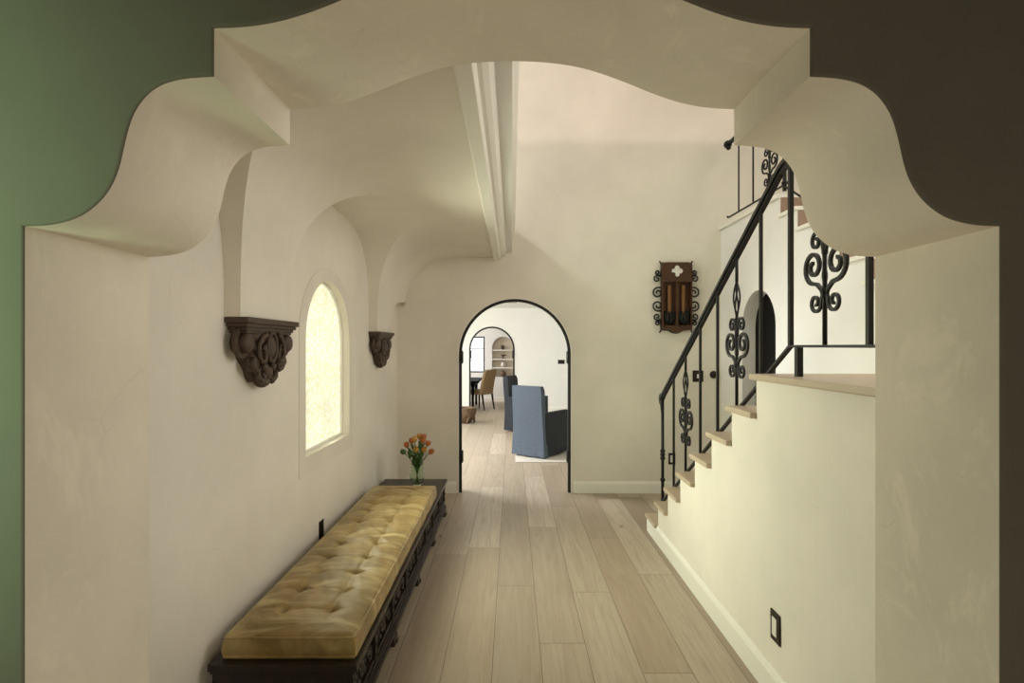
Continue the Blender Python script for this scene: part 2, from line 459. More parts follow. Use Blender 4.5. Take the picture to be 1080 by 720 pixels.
mb.build('jamb_lining', M['trim'], df)

# ---- middle room
Y2 = 13.4
poly = [(-4, 0)] + arch_pts(-.49, .555, 2.08, 0, 36) + [(4.0, 0), (4.0, 2.53), (-4, 2.53)]
mb = MB(); mb.prism(poly, 'y', Y2, Y2 + .15); struct(mb.build('wall_middle', M['white']))
mb = MB(); mb.box(-4, 4.0, YB + .16, 16.0, 2.53, 2.6); struct(mb.build('ceiling.003', M['white']))
mb = MB(); mb.box(-4.1, -4, YB + .16, 16.0, 0, 2.53); struct(mb.build('wall_middle_left', M['white']))
df3 = struct(empty('door_3', (-.49, Y2, 0)))
mb = MB(); open_ring(mb, arch_pts(0, .555, 2.08, 0, 36), arch_pts(0, .515, 2.04, 0, 36), -.005, .04); mb.build('door_frame', M['steel'], df3)
for sx in (-1, 1):
    mb = MB(); mb.box(sx * .52 - .025, sx * .52 + .025, -.02, .0, 1.3, 1.5); mb.build('hinge', M['steel'], df3)
mb = MB(); mb.prism([(Y2 - x, z) for x, z in base_prof()], 'x', .07, 4.0); struct(mb.build('baseboard_middle', M['trim']))
# far room wall with a niche and window
Y3 = 15.9
mb = MB()
nh = arch_pts(-.26, .315, 1.875, .72, 24)
wx0, wx1, wz0, wz1 = -1.26, -.79, .84, 1.88
whole = [(wx0, wz0), (wx0, wz1), ((wx0 + wx1) / 2, wz1 + 1e-4), (wx1, wz1), (wx1, wz0)]
holed(mb, -.70, 4.0, 0, 2.53, nh, 'y', Y3, Y3 + .15)
holed(mb, -4, -.70, 0, 2.53, whole, 'y', Y3, Y3 + .15)
struct(mb.build('wall_far', M['white']))
mb = MB(); mb.box(-.62, .1, Y3 + .15, Y3 + .2, .6, 2.0); struct(mb.build('wall_niche', M['niche']))
for z in (.72, .99, 1.24, 1.50):
    w = .315
    mb = MB(); mb.box(-.26 - w, -.26 + w, Y3 + .005, Y3 + .148, z - .035, z, .003)
    struct(mb.build('trim_2' if z < .8 else 'trim_3', M['trim']))
mb = MB(); mb.prism([(Y3 - x, z) for x, z in base_prof()], 'x', -4, 4.0); struct(mb.build('baseboard_far', M['trim']))
w2 = struct(empty('window_2', ((wx0 + wx1) / 2, Y3, wz0)))
hw = (wx1 - wx0) / 2; hh = wz1 - wz0
mb = MB(); mb.box(-hw, hw, .02, .06, 0, .04); mb.box(-hw, hw, .02, .06, hh - .04, hh)
mb.box(-hw, -hw + .04, .02, .06, .04, hh - .04); mb.box(hw - .04, hw, .02, .06, .04, hh - .04); mb.build('window_frame', M['steel'], w2)
for f in (1 / 3, 2 / 3):
    mb = MB(); mb.box(-hw + .04, hw - .04, .03, .05, hh * f - .01, hh * f + .01); mb.build('glazing_bar', M['steel'], w2)
mb = MB(); mb.box(-hw, hw, .07, .08, 0, hh); mb.build('pane', M['daypane'], w2)

# ================================================================== STAIRS
st = empty('staircase', (1.19, 2.70, 0), 0, 'lower flight of oak treads on a cream plaster side wall with landing', 'staircase')
NX = [4.80, 4.50, 4.22, 3.91, 3.60, 3.30, 3.00, 2.70]
ZK = [1.466 - .1885 * (7 - k) for k in range(8)]
ox, oy = 1.19, 2.70
prof = [(NX[0] - .02 - oy, 0)]
for k in range(7):
    prof += [(NX[k] - .022 - oy, ZK[k] - .03), (NX[k + 1] - .022 - oy, ZK[k] - .03)]
prof += [(NX[7] - .022 - oy, ZK[7] - .03), (1.55 - oy, ZK[7] - .03), (1.55 - oy, 0)]
mb = MB(); mb.prism(prof, 'x', 0, XR - ox - .001); mb.build('side_wall', M['plaster'], st)
for k in range(7):
    mb = MB(); mb.box(-.03, XR - ox - .002, NX[k + 1] - .02 - oy, NX[k] - oy, ZK[k] - .03, ZK[k], .007); mb.build('tread', M['tread'], st)
mb = MB(); mb.box(-.03, XR - ox - .002, 1.552 - oy, NX[7] - oy, ZK[7] - .03, ZK[7], .007); mb.build('landing_floor', M['tread'], st)
# second flight
s2 = empty('staircase', (XR, d0, 0), 0, 'upper flight behind the white wall, brown risers, climbing to the gallery', 'staircase')
mb = MB(); mb.prism([(y, z) for y, z in sp], 'x', 0, .16); mb.build('side_wall', M['white'], s2)
for k in range(1, 8):
    yf = -.28 * (k - 1); z = L0 - rise * k
    mb = MB(); mb.box(-.03, 1.7, yf - .30, yf - .001, z - .03 + .03, z + .03, .006)
    mb.build('tread', M['trim'], s2)
    mb = MB(); mb.box(.0, 1.7, yf - .014, yf - .0005, z + .03, z + rise + .0); mb.build('riser', M['riser'], s2)
mb = MB(); mb.box(XR + .16, 4.0, 1.55, d0 - .28 * 7, 1.40, 1.466); struct(mb.build('floor.002', M['tread']))
mb = MB(); mb.box(XR + .16, 4.0, d0 + .02, YB, 2.74, L0); struct(mb.build('floor.003', M['white']))
mb = MB(); mb.box(XR - .03, XR + .2, d0 - .0, YB - .001, L0 + .0, L0 + .038, .006); struct(mb.build('trim_4', M['trim']))

# ================================================================== RAILINGS
def spiral(c, r0, r1, a0, turns, n=26):
    out = []
    for i in range(n + 1):
        f = i / n; a = a0 + turns * 2 * PI * f; r = r0 + (r1 - r0) * f
        out.append((c[0] + r * math.cos(a), c[1] + r * math.sin(a)))
    return out
def scroll_panel(mb, cy, cz, th=.0125):
    """wrought-iron scroll ornament in the y-z plane (x = 0)"""
    for s in (-1, 1):
        # large C scrolls, joining at the bottom centre
        big = [(.004, -.115), (.022, -.085), (.055, -.060)] + spiral((.082, .015), .070, .016, -PI / 2 + .15, 1.45, 34)
        mb.tube([(0, cy + s * u, cz + v) for u, v in big], None or .5, flat=(th * 1.25, th), up=(1, 0, 0))
        # small upper curls
        up = [(.004, .06), (.012, .085)] + spiral((.062, .118), .043, .010, PI, -1.3, 26)
        mb.tube([(0, cy + s * u, cz + v) for u, v in up], .5, flat=(th, th * .9), up=(1, 0, 0))
        # small lower curls
        lo = [(.004, -.085), (.014, -.105)] + spiral((.066, -.135), .045, .010, PI * .9, 1.3, 26)
        mb.tube([(0, cy + s * u, cz + v) for u, v in lo], .5, flat=(th, th * .9), up=(1, 0, 0))
    mb.ball((0, cy, cz - .10), .017, 10, (1, 1, 1.6)); mb.ball((0, cy, cz + .065), .013, 10, (1, 1, 1.4))
    mb.ball((0, cy, cz - .03), .012, 10, (1, 1, 3.2))
def basket_twist(mb, cy, z0, z1):
    for a in range(4):
        pts = []; rr = []
        for i in range(13):
            f = i / 12; r = .017 * math.sin(PI * f); an = a * PI / 2 + f * PI * .6
            pts.append((r * math.cos(an), cy + r * math.sin(an), z0 + (z1 - z0) * f)); rr.append(.0055)
        mb.tube(pts, rr, 6)

RX = 1.26
HR = lambda y: 1.20 + .615 * (4.57 - y)     # handrail centre height over the flight
BR = lambda y: 1.60 - .615 * (y - 2.486)    # bottom rail
rl = empty('stair_railing', (RX, 4.60, ZK[0]), 0, 'black wrought-iron railing with scroll panels along the lower flight and landing', 'railing')
oy, oz = 4.60, ZK[0]
def Y(y): return y - oy
def Z(z): return z - oz
# handrail
pts = [(0, Y(4.63), Z(HR(4.63) - .01)), (0, Y(4.57), Z(HR(4.57)))]
pts += [(0, Y(4.57 - (4.57 - 2.62) * i / 8), Z(HR(4.57 - (4.57 - 2.62) * i / 8))) for i in range(1, 9)]
pts += [(0, Y(2.57), Z(2.43)), (0, Y(2.53), Z(2.445)), (0, Y(2.49), Z(2.45)), (0, Y(2.40), Z(2.45)), (0, Y(1.56), Z(2.45))]
mb = MB()
mb.tube(pts, .5, flat=(.042, .020)); mb.tube([(p[0], p[1], p[2] - .018) for p in pts], .5, flat=(.022, .018))
mb.tube([(p[0], p[1], p[2] + .011) for p in pts], .5, flat=(.026, .008))
mb.build('handrail', M['iron'], rl)
# bottom rail
mb = MB(); mb.tube([(0, Y(4.60), Z(BR(4.60))), (0, Y(2.486), Z(1.60)), (0, Y(1.56), Z(1.60))], .5, flat=(.022, .012))
mb.build('bottom_rail', M['iron'], rl)
# newel at the foot
mb = MB(); mb.tube([(0, 0, 0), (0, 0, Z(HR(4.6)))], .013, 10)
for zz in (.32, .50, .53, .56): mb.lathe([(.012, 0), (.020, .010), (.022, .018), (.020, .026), (.012, .036)], (0, 0, zz), 12)
mb.lathe([(.016, .01), (.024, .07), (.020, .13), (.015, .18)], (0, 0, 0), 12)
vol = [(.03, Z(HR(4.6)) + .0)] + spiral((.055, Z(HR(4.6)) - .035), .040, .010, PI * .55, -1.15, 26)
mb.tube([(0, u, v) for u, v in vol], .5, flat=(.030, .012), up=(1, 0, 0))
mb.tube([(0, .015, Z(HR(4.6)) - .02), (0, .03, Z(HR(4.6)) - .08), (0, .018, Z(HR(4.6)) - .15), (0, .03, Z(HR(4.6)) - .17)], [.008, .013, .008, .005], 8)
mb.build('newel_post', M['iron'], rl)
# top newel and foot post
mb = MB(); mb.tube([(0, Y(2.486), Z(1.60)), (0, Y(2.486), Z(2.44))], .5, flat=(.019, .019), up=(1, 0, 0)); mb.build('newel_post', M['iron'], rl)
mb = MB(); mb.tube([(0, Y(2.416), Z(1.467)), (0, Y(2.416), Z(1.60))], .5, flat=(.026, .026), up=(1, 0, 0)); mb.build('foot_post', M['iron'], rl)
for y in (4.284, 3.68, 3.37, 2.784, 1.938, 1.64):
    zb = BR(y) if y > 2.486 else 1.60; zt = HR(y) if y > 2.6 else 2.44
    r = .0075 if y > 2.4 else .0092
    mb = MB(); mb.tube([(0, Y(y), Z(zb)), (0, Y(y), Z(zt))], .5, flat=(r * 2, r * 2), up=(1, 0, 0)); mb.build('baluster', M['iron'], rl)
for y, pc in ((3.99, 1.065), (3.083, 1.60), (2.215, 1.915)):
    zb = BR(y) if y > 2.486 else 1.60; zt = HR(y) if y > 2.6 else 2.44
    mb = MB(); mb.tube([(0, Y(y), Z(zb)), (0, Y(y), Z(pc + .17))], .0095, 8)
    mb.tube([(0, Y(y), Z(pc + .36)), (0, Y(y), Z(zt))], .0095, 8)
    basket_twist(mb, Y(y), Z(pc + .16), Z(pc + .37))
    b = mb.build('baluster', M['iron'], rl)
    mb = MB(); scroll_panel(mb, Y(y), Z(pc)); mb.build('scroll_panel', M['iron'], b)

# gallery railing
gx = XR + .0
gr = empty('gallery_railing', (gx, 5.8, L0 + .038), 0, 'black iron railing with a ball end on the upper gallery edge', 'railing')
def gy(y): return y - 5.8
def gz(z): return z - (L0 + .038)
mb = MB(); mb.tube([(0, gy(5.80), gz(3.73)), (0, gy(4.55), gz(3.73)), (0, gy(4.3), gz(3.66)), (0, gy(3.3), gz(3.08))], .5, flat=(.04, .022)); mb.ball((0, gy(5.81), gz(3.73)), .042, 14)
mb.ball((0, gy(5.79), gz(3.69)), .026, 10)
mb.build('handrail', M['iron'], gr)
mb = MB(); mb.tube([(0, gy(5.82), gz(2.975)), (0, gy(5.80), gz(2.955)), (0, gy(4.62), gz(2.95)), (0, gy(3.3), gz(2.95 - .80))], .5, flat=(.018, .011)); mb.build('bottom_rail', M['iron'], gr)
for y in (5.53, 5.20, 4.32, 4.0, 3.7, 3.4):
    zt = 3.72 if y > 4.5 else 3.66 - .58 * (4.3 - y); zb = 2.95 if y > 4.62 else 2.95 - .606 * (4.62 - y)
    mb = MB(); mb.tube([(0, gy(y), gz(zb)), (0, gy(y), gz(zt))], .0085, 8); mb.build('baluster', M['iron'], gr)
mb = MB(); mb.tube([(0, gy(4.87), gz(2.95)), (0, gy(4.87), gz(3.72))], .0085, 8); b = mb.build('baluster', M['iron'], gr)
mb = MB(); scroll_panel(mb, gy(4.87), gz(3.21), .011); mb.build('scroll_panel', M['iron'], b)
mb = MB(); mb.tube([(0, gy(4.60), gz(L0 + .038)), (0, gy(4.60), gz(3.72))], .5, flat=(.024, .024), up=(1, 0, 0)); mb.lathe([(.02, 0), (.028, .015), (.02, .03)], (0, gy(4.60), gz(2.95)), 10)
mb.build('newel_post', M['iron'], gr)

# ================================================================== BENCH, CUSHION, FLOWERS
BY0, BY1 = 2.19, 5.27
be = empty('storage_bench', (-.91, BY0, 0), 0, 'long low dark walnut storage bench with carved front panels against left wall', 'bench')
bx = lambda x: x + .91
mb = MB(); mb.box(bx(-1.215), bx(-.618), .0, BY1 - BY0, .300, .330, .006); mb.box(bx(-1.21), bx(-.628), .01, BY1 - BY0 - .01, .286, .300, .004)
mb.build('top_board', M['walnut'], be)
mb = MB(); mb.box(bx(-1.21), bx(-.668), .03, BY1 - BY0 - .03, .05, .288); mb.build('body', M['walnut'], be)
mb = MB()
for x1, z0, z1 in ((-.628, .05, .078), (-.634, .078, .092), (-.642, .092, .108), (-.652, .108, .120)):
    mb.box(bx(-1.21), bx(x1), .03 + (x1 + .628) * -1 - .02, BY1 - BY0 - .01 + (x1 + .628), z0, z1, .003)
mb.build('plinth', M['walnut'], be)
NP = 8; pl = (BY1 - BY0 - .06) / NP
# front frame of rails and stiles
mb = MB(); mb.box(bx(-.668), bx(-.645), .03, BY1 - BY0 - .03, .262, .288, .003); mb.box(bx(-.668), bx(-.645), .03, BY1 - BY0 - .03, .12, .136, .003)
for i in range(NP + 1):
    yc = .03 + pl * i; yc = min(max(yc, .045), BY1 - BY0 - .045)
    mb.box(bx(-.668), bx(-.640), yc - .018, yc + .018, .12, .288, .003)
    for zz in (.15, .20, .25): mb.ball((bx(-.640), yc, zz), .011, 8, (.5, 1, 1.6))
mb.build('front_frame', M['walnut'], be)
def carved(y0, y1):
    mb = MB(); x = bx(-.664); c = (y0 + y1) / 2; h = (y1 - y0) / 2 - .03; zc = .199
    mb.lathe([(.030, 0), (.034, .006), (.026, .010), (.012, .016), (.004, .018)], (x, c, zc), 14, Matrix.Rotation(PI / 2, 3, 'Y'))
    for k in range(8):
        a = 2 * PI * k / 8
        mb.ball((x + .008, c + .036 * math.cos(a), zc + .036 * math.sin(a)), .012, 8, (.6, 1, 1))
    for s in (-1, 1):
        mb.tube([(x + .006, c + s * u, zc + v) for u, v in spiral((.085, .018), .034, .008, PI * 1.1, -1.2, 20)], .0065, 6)
        mb.tube([(x + .006, c + s * u, zc + v) for u, v in spiral((.085 + .04, -.018), .034, .008, PI * .1, -1.2, 20)], .0065, 6)
        for q in range(3):
            a = (-.6 + .6 * q)
            mb.ball((x + .005, c + s * (h - .01), zc + .04 * (q - 1)), .02, 8, (.35, 1.1, .5), Matrix.Rotation(s * a, 4, 'X'))
        mb.ball((x + .005, c + s * .05, zc + .045), .018, 8, (.4, 1.4, .6)); mb.ball((x + .005, c + s * .05, zc - .045), .018, 8, (.4, 1.4, .6))
    return mb
for i in range(NP):
    carved(.03 + pl * i, .03 + pl * (i + 1)).build('carved_panel', M['walnut'], be)
for i, y in enumerate((2.22, 2.93, 3.67, 4.40, 5.15)):
    for x0, x1 in ((-.70, -.622), (-1.2, -1.12)):
        mb = MB()
        mb.box(bx(x0), bx(x1), y - BY0 - .03 + .02, y - BY0 + .05 + .02, .0, .05, .010)
        mb.ball((bx(x1) - .012, y - BY0 + .03, .022), .024, 10, (1, 1.3, .9))
        mb.build('foot', M['walnut'], be)

CX0, CX1, CY0, CY1, CZ0, CT = -1.172, -.640, 2.235, 4.635, .3305, .095
cu = empty('bench_cushion', ((CX0 + CX1) / 2, CY0, CZ0), 0, 'long tufted gold velvet cushion on the dark walnut bench', 'cushion')
cw, cl = (CX1 - CX0) / 2, CY1 - CY0
tufts = [(sx * .104, .205 + .205 * k) for k in range(11) for sx in (-1, 1)]
def ctop(x, y):
    e = min(cw - abs(x), y, cl - y)
    z = CT
    rr = .02
    if e < rr: z -= rr - math.sqrt(max(0, rr * rr - (rr - e) ** 2))
    f = min(1, max(0, e) / .12)
    z += .018 * math.sin(f * PI / 2)
    dmin = 9
    for tx, ty in tufts:
        d2 = (x - tx) ** 2 + (y - ty) ** 2
        if d2 < .02:
            z -= .024 * math.exp(-d2 / (2 * .013 ** 2)) + .012 * math.exp(-d2 / (2 * .04 ** 2))
    # pulled creases between buttons
    k = (y - .205) / .205; ky = (k - round(k)) * .205
    if -.5 < k < 10.5:
        z -= .008 * math.exp(-(ky / .010) ** 2) * (1 if abs(x) < .104 else max(0, 1 - (abs(x) - .104) / .13)) * f
        for tx in (-.104, .104): z -= .005 * math.exp(-((x - tx) / .012) ** 2) * f
    z += .0025 * math.sin(31 * y + 9 * math.sin(7 * x)) * math.sin(23 * x + 4 * math.sin(5 * y)) * f
    return z
def line(n, L, e=.022, m=4):
    a = [e * (1 - math.cos(PI / 2 * i / m)) for i in range(m)]
    mid = [e + (L - 2 * e) * i / n for i in range(n + 1)]
    return a + mid + [L - q for q in a[::-1]]
xs = [v - cw for v in line(56, 2 * cw)]; ys = line(260, cl)
mb = MB(); mb.grid([[(x, y, ctop(x, y)) for x in xs] for y in ys])
# side walls, gently bulging
per = [(x, 0) for x in xs] + [(cw, y) for y in ys[1:]] + [(x, cl) for x in xs[::-1][1:]] + [(-cw, y) for y in ys[::-1][1:-1]]
rows = []
for i in range(7):
    f = i / 6; row = []
    for (x, y) in per:
        nx = (1 if abs(x - cw) < 1e-6 else -1 if abs(x + cw) < 1e-6 else 0); ny = (1 if abs(y - cl) < 1e-6 else -1 if abs(y) < 1e-6 else 0)
        bl = .006 * math.sin(PI * f) + (.0015 * math.sin(23 * (x + y)) * math.sin(PI * f))
        row.append((x + nx * bl, y + ny * bl, ctop(x, y) * (1 - f)))
    rows.append(row)
mb.grid(rows, closed=True)
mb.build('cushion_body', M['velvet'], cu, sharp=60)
def loop(e, z, r=.012):
    pts = []
    for (cx, cy, a) in ((cw - e - r, e + r, -PI / 2), (cw - e - r, cl - e - r, 0), (-cw + e + r, cl - e - r, PI / 2), (-cw + e + r, e + r, PI)):
        for i in range(5): pts.append((cx + r * math.cos(a + i / 4 * PI / 2), cy + r * math.sin(a + i / 4 * PI / 2), z))
    out = []
    for i in range(len(pts)):
        p = Vector(pts[i]); q = Vector(pts[(i + 1) % len(pts)]); n = max(1, int((q - p).length / .08))
        for k in range(n):
            v = p.lerp(q, k / n); v.z += .0012 * math.sin(40 * v.y + 30 * v.x); out.append(v)
    out.append(out[0]); return out
for e, z in ((.001, CT - .012), (-.002, .009)):
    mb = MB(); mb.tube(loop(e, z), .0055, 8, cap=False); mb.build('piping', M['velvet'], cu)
bt = None
for tx, ty in tufts:
    if bt is None:
        mb = MB(); mb.ball((0, 0, 0), .010, 10, (1, 1, .45)); bt = mb.build('tuft_button', M['button'], cu); b = bt
    else:
        b = bt.copy(); C.objects.link(b); b.parent = cu
    b.location = (tx, ty, ctop(tx, ty) + .001)

# vase with tulips
VX, VY, VZ = -.868, 5.03, .3305
va = empty('glass_vase', (VX, VY, VZ), 0, 'clear glass vase of water on the far end of the walnut bench', 'vase')
mb = MB()
prof = [(.036, 0), (.040, .004), (.052, .03), (.066, .07), (.068, .10), (.058, .14), (.047, .168), (.052, .19), (.058, .198)]
inn = [(r - .004, z) for r, z in prof[::-1][:-2]] + [(.036, .012), (.001, .012)]
rows = [[(r * math.cos(2 * PI * k / 28), r * math.sin(2 * PI * k / 28), z) for k in range(28)] for r, z in prof + inn]
vr = mb.grid(rows, closed=True); mb.face(vr[0][::-1]); mb.build('vessel', M['glass'], va)
for s in (-1, 1):
    mb = MB(); mb.tube([(s * (.05 + .028 * math.sin(PI * i / 10)), 0, .165 - .085 * i / 10) for i in range(11)], .005, 6)
    mb.build('handle', M['glass'], va)
def tulip(i, tip, mat, name_l, spread):
    """tip = (dx, dy, z) blossom base relative to the vase foot"""
    o = empty('tulip', (VX, VY, VZ + .014), 0, name_l, 'flower', 'tulips in the glass vase')
    bx_, by_ = -tip[0] * .12, -tip[1] * .12
    P0 = Vector((bx_, by_, .004)); P1 = Vector((tip[0] * .12, tip[1] * .12, .19)); P2 = Vector(tip)
    pts = []
    for k in range(13):
        f = k / 12
        a = P0.lerp(P1, f); b = P1.lerp(P2, f); pts.append(a.lerp(b, f))
    mb = MB(); mb.tube(pts, .0035, 6); mb.build('stem', M['green'], o)
    d = (pts[-1] - pts[-2]).normalized(); R = d.to_track_quat('Z', 'Y').to_matrix()
    mb = MB()
    for q in range(6):
        a = q * PI / 3 + i; inr = .006 if q % 2 else 0
        rows = []
        for u in range(7):
            f = u / 6; z = .056 * f; r = (.024 - inr * .5) * math.sin(PI * (.12 + .70 * f)) + .002; wdt = .62 * math.sin(PI * min(1, .18 + .80 * f) ) + .05
            rows.append([R @ Vector((r * math.cos(a + wdt * (v - 2) / 2), r * math.sin(a + wdt * (v - 2) / 2), z)) + pts[-1] for v in range(5)])
        mb.grid(rows)
    mb.build('blossom', mat, o)
    for q in range(3):
        a = random.random() * 2 * PI; b0 = pts[5 + q * 2]; rows = []
        for u in range(8):
            f = u / 7; c = b0 + Vector((math.cos(a) * .07 * f ** 1.4, math.sin(a) * .07 * f ** 1.4, .14 * f - .05 * f * f))
            w = .017 * math.sin(PI * (.1 + .9 * f)); s = Vector((-math.sin(a), math.cos(a), 0))
            rows.append([c - s * w, c + Vector((0, 0, -.002)), c + s * w])
        mb = MB(); mb.grid(rows); mb.build('leaf', M['green'], o)
spots = [(-.085, 0, .33), (-.05, .03, .36), (-.015, -.03, .385), (.015, .03, .40), (.05, -.02, .375), (.085, .02, .34), (.115, -.03, .28), (-.1, -.04, .28), (.0, -.06, .30), (.04, .06, .36), (-.04, -.06, .27), (.065, -.06, .30), (.055, .0, .40)]
cols = ['orange', 'orange', 'yellow', 'yellow', 'orange', 'orange', 'orange', 'green', 'yellow', 'orange', 'green', 'yellow', 'orange']
for i, (p, c) in enumerate(zip(spots, cols)):
    lb = {'orange': 'orange tulip on a green stem in the glass vase', 'yellow': 'yellow tulip on a green stem in the glass vase', 'green': 'closed green tulip bud low in the glass vase'}[c]
    tulip(i, p, M[c], lb, 0)

# ================================================================== CORBELS
def corbel(y, label):
    r = empty('corbel', (XL, y, 1.43), 0, label, 'corbel', 'carved wooden corbels on the left wall')
    H = .30
    # cap moulding
    mb = MB()
    for z0, z1, w, p in ((.272, .298, .285, .105), (.255, .272, .270, .095), (.240, .255, .255, .086), (.228, .240, .243, .08)):
        mb.box(0, p, -w, w, z0, z1, .004)
    mb.build('cap', M['corbel'], r)
    # tapering body
    rows = []
    for i in range(15):
        f = i / 14; z = .232 * f
        w = .075 + .145 * (math.sin(f * PI / 2) ** 1.1) + .008 * math.sin(f * PI * 5); p = .035 + .045 * f ** .8 + .006 * math.sin(f * PI * 5)
        rows.append([(p * abs(math.sin(a)) ** .6, -w * math.copysign(abs(math.cos(a)) ** .7, math.cos(a)), z) for a in [PI * k / 20 for k in range(21)]])
    mb = MB(); vr = mb.grid(rows); mb.face([v for v in vr[0]]); mb.face([v for v in vr[-1]]); mb.ball((.045, .125, .105), .045, 12, (.8, 1.1, 1.2)); mb.ball((.045, -.125, .105), .045, 12, (.8, 1.1, 1.2)); mb.build('body', M['corbel'], r)
    # side volutes
    for s in (-1, 1):
        mb = MB()
        mb.tube([(.045, s * (.0 + u), v) for u, v in spiral((.215, .185), .048, .010, PI * .6, -1.3, 30)], .5, flat=(.075, .016), up=(1, 0, 0))
        mb.lathe([(.045, -.033), (.045, .03), (.036, .04), (.012, .043)], (.045, s * .215, .185), 16, Matrix.Rotation(PI / 2, 3, 'Y'))
        mb.build('volute', M['corbel'], r)
        mb = MB()
        mb.tube([(.085, s * u, v) for u, v in [(.06, .225), (.10, .215), (.135, .18), (.14, .13), (.11, .095), (.075, .10), (.07, .14), (.085, .175), (.095, .15)]], [.012] * 9, 8)
        mb.tube([(.07, s * u, v) for u, v in [(.16, .12), (.17, .09), (.14, .06), (.11, .05), (.10, .075)]], [.014, .016, .014, .012, .008], 8)
        mb.tube([(.06, s * u, v) for u, v in [(.10, .05), (.09, .02), (.05, .0), (.025, .02), (.05, .045)]], [.012, .016, .016, .012, .008], 8)
        mb.build('leaf_scroll', M['corbel'], r)
    mb = MB(); mb.ball((.075, 0, .165), .05, 16, (.5, .75, 1.15)); mb.tube([(.085, .048 * math.cos(a), .165 + .068 * math.sin(a)) for a in [2 * PI * k / 24 for k in range(25)]], .010, 8, cap=False)
    mb.build('cartouche', M['corbel'], r)
    mb = MB(); mb.ball((.035, 0, .0), .04, 12, (.9, 1.1, .75)); mb.ball((.055, 0, .045), .035, 12, (.9, 1, 1)); mb.ball((.065, .045, .07), .022, 10); mb.ball((.065, -.045, .07), .022, 10)
    mb.build('bud', M['corbel'], r)
corbel(2.66, 'large carved dark wooden corbel nearest the scalloped opening, left of arched window')
corbel(5.05, 'carved dark wooden corbel beyond the arched window, toward the far wall')

# ================================================================== SCONCE
sc = empty('wall_sconce', (1.78, YB, 1.755), 0, 'copper two-candle wall sconce with quatrefoil and black iron scrolls', 'sconce')
quat = []
for k in range(4):
    ph = PI / 2 - k * PI / 2
    for i in range(11):
        a = ph + 2.15 - 4.3 * i / 10
        quat.append((.034 * math.cos(ph) + .0255 * math.cos(a), .655 + .034 * math.sin(ph) + .0255 * math.sin(a)))
mb = MB(); mb.prism([(-.155, .02), (-.08, .012), (-.04, -.012), (0, -.02), (.04, -.012), (.08, .012), (.155, .02), (.155, .74), (.13, .755), (-.13, .755), (-.155, .74)], 'y', -.012, -.002); mb.build('back_plate', M['copper'], sc)
mb = MB(); mb.prism([(-.15, .55), (.15, .55), (.15, .735), (.125, .75), (-.125, .75), (-.15, .735)], 'y', -.075, -.06)
mb.box(-.15, .15, -.085, -.055, .535, .555, .004); mb.build('hood', M['copper'], sc)
mb = MB(); mb.prism(quat, 'y', -.080, -.074); mb.build('quatrefoil', M['cream_plate'], sc)
mb = MB()
for s in (-1, 1): mb.box(s * .155 - .008, s * .155 + .008, -.078, -.004, .02, .75, .002)
mb.box(-.012, .012, -.078, -.066, .05, .54, .002); mb.build('side_panel', M['copper'], sc)
mb = MB(); mb.prism([(-.155, .07), (-.155, .03), (-.08, .022), (-.04, -.002), (0, -.012), (.04, -.002), (.08, .022), (.155, .03), (.155, .07)], 'y', -.088, -.012); mb.build('drip_tray', M['copper'], sc)
for s in (-1, 1):
    mb = MB(); mb.lathe([(.020, .12), (.022, .13), (.022, .50), (.016, .505)], (s * .075, -.042, 0), 14); mb.build('candle', M['candle'], sc)
    mb = MB()
    for k in range(9):
        a = 2 * PI * k / 9
        mb.tube([(s * .075 + .018 * math.cos(a), -.045 + .018 * math.sin(a), .07), (s * .075 + .044 * math.cos(a), -.048 + .03 * math.sin(a), .13), (s * .075 + .05 * math.cos(a), -.048 + .032 * math.sin(a), .20), (s * .075 + .058 * math.cos(a), -.048 + .036 * math.sin(a), .225)], [.013, .017, .014, .003], 6)
    mb.build('candle_cup', M['iron'], sc)
    def S(pts):
        mb = MB(); mb.tube([(s * u, -.03, v) for u, v in pts], .0085, 6); mb.build('scroll', M['iron'], sc)
    S([(.158, .485)] + spiral((.197, .425), .060, .012, PI * .62, -1.4, 30))
    S([(.158, .225)] + spiral((.197, .285), .060, .012, PI * 1.38, 1.4, 30))
    S([(.158, .69), (.165, .63)] + spiral((.206, .575), .040, .008, PI * .8, -1.3, 22))
    S([(.158, .60)] + spiral((.197, .645), .028, .006, PI * 1.4, 1.2, 18))
    S([(.158, .03), (.165, .09)] + spiral((.206, .165), .040, .008, PI * 1.2, 1.3, 22))
    S([(.158, .14)] + spiral((.198, .095), .028, .006, PI * .6, -1.2, 18))
    S([(.150, .72), (.180, .77)]); S([(.150, .04), (.180, -.01)])

# ================================================================== PLATES
def plate(name, loc, rz, w, h, label, cat, insert='rocker', mat='bronze'):
    """plate lies in local x-z, facing local -y"""
    o = empty(name, loc, rz, label, cat)
    mb = MB(); mb.box(-w / 2, w / 2, -.008, -.001, -h / 2, h / 2, .003); mb.build('cover_plate', M[mat], o)
    if insert == 'rocker':
        mb = MB(); mb.box(-w * .24, w * .24, -.012, -.007, -h * .30, h * .30, .002); i = mb.build('rocker', M['cream_plate'], o); i['label'] = 'cream insert'
    elif insert == 'dark':
        mb = MB(); mb.box(-w * .24, w * .24, -.011, -.007, -h * .30, h * .30, .002); mb.build('socket', M['bronze'], o)
    elif insert == 'toggle':
        mb = MB(); mb.box(-.012, .012, -.016, -.007, -.022, .022, .002); mb.build('toggle', M['cream_plate'], o)
    return o
plate('wall_outlet', (XS, 2.475, .337), -PI / 2, .085, .135, 'outlet with dark bronze plate on the plaster wall below the stair landing', 'outlet')
plate('wall_outlet', (XL, 3.58, .41), PI / 2, .075, .115, 'dark outlet on left wall just above the gold cushion', 'outlet', 'dark')
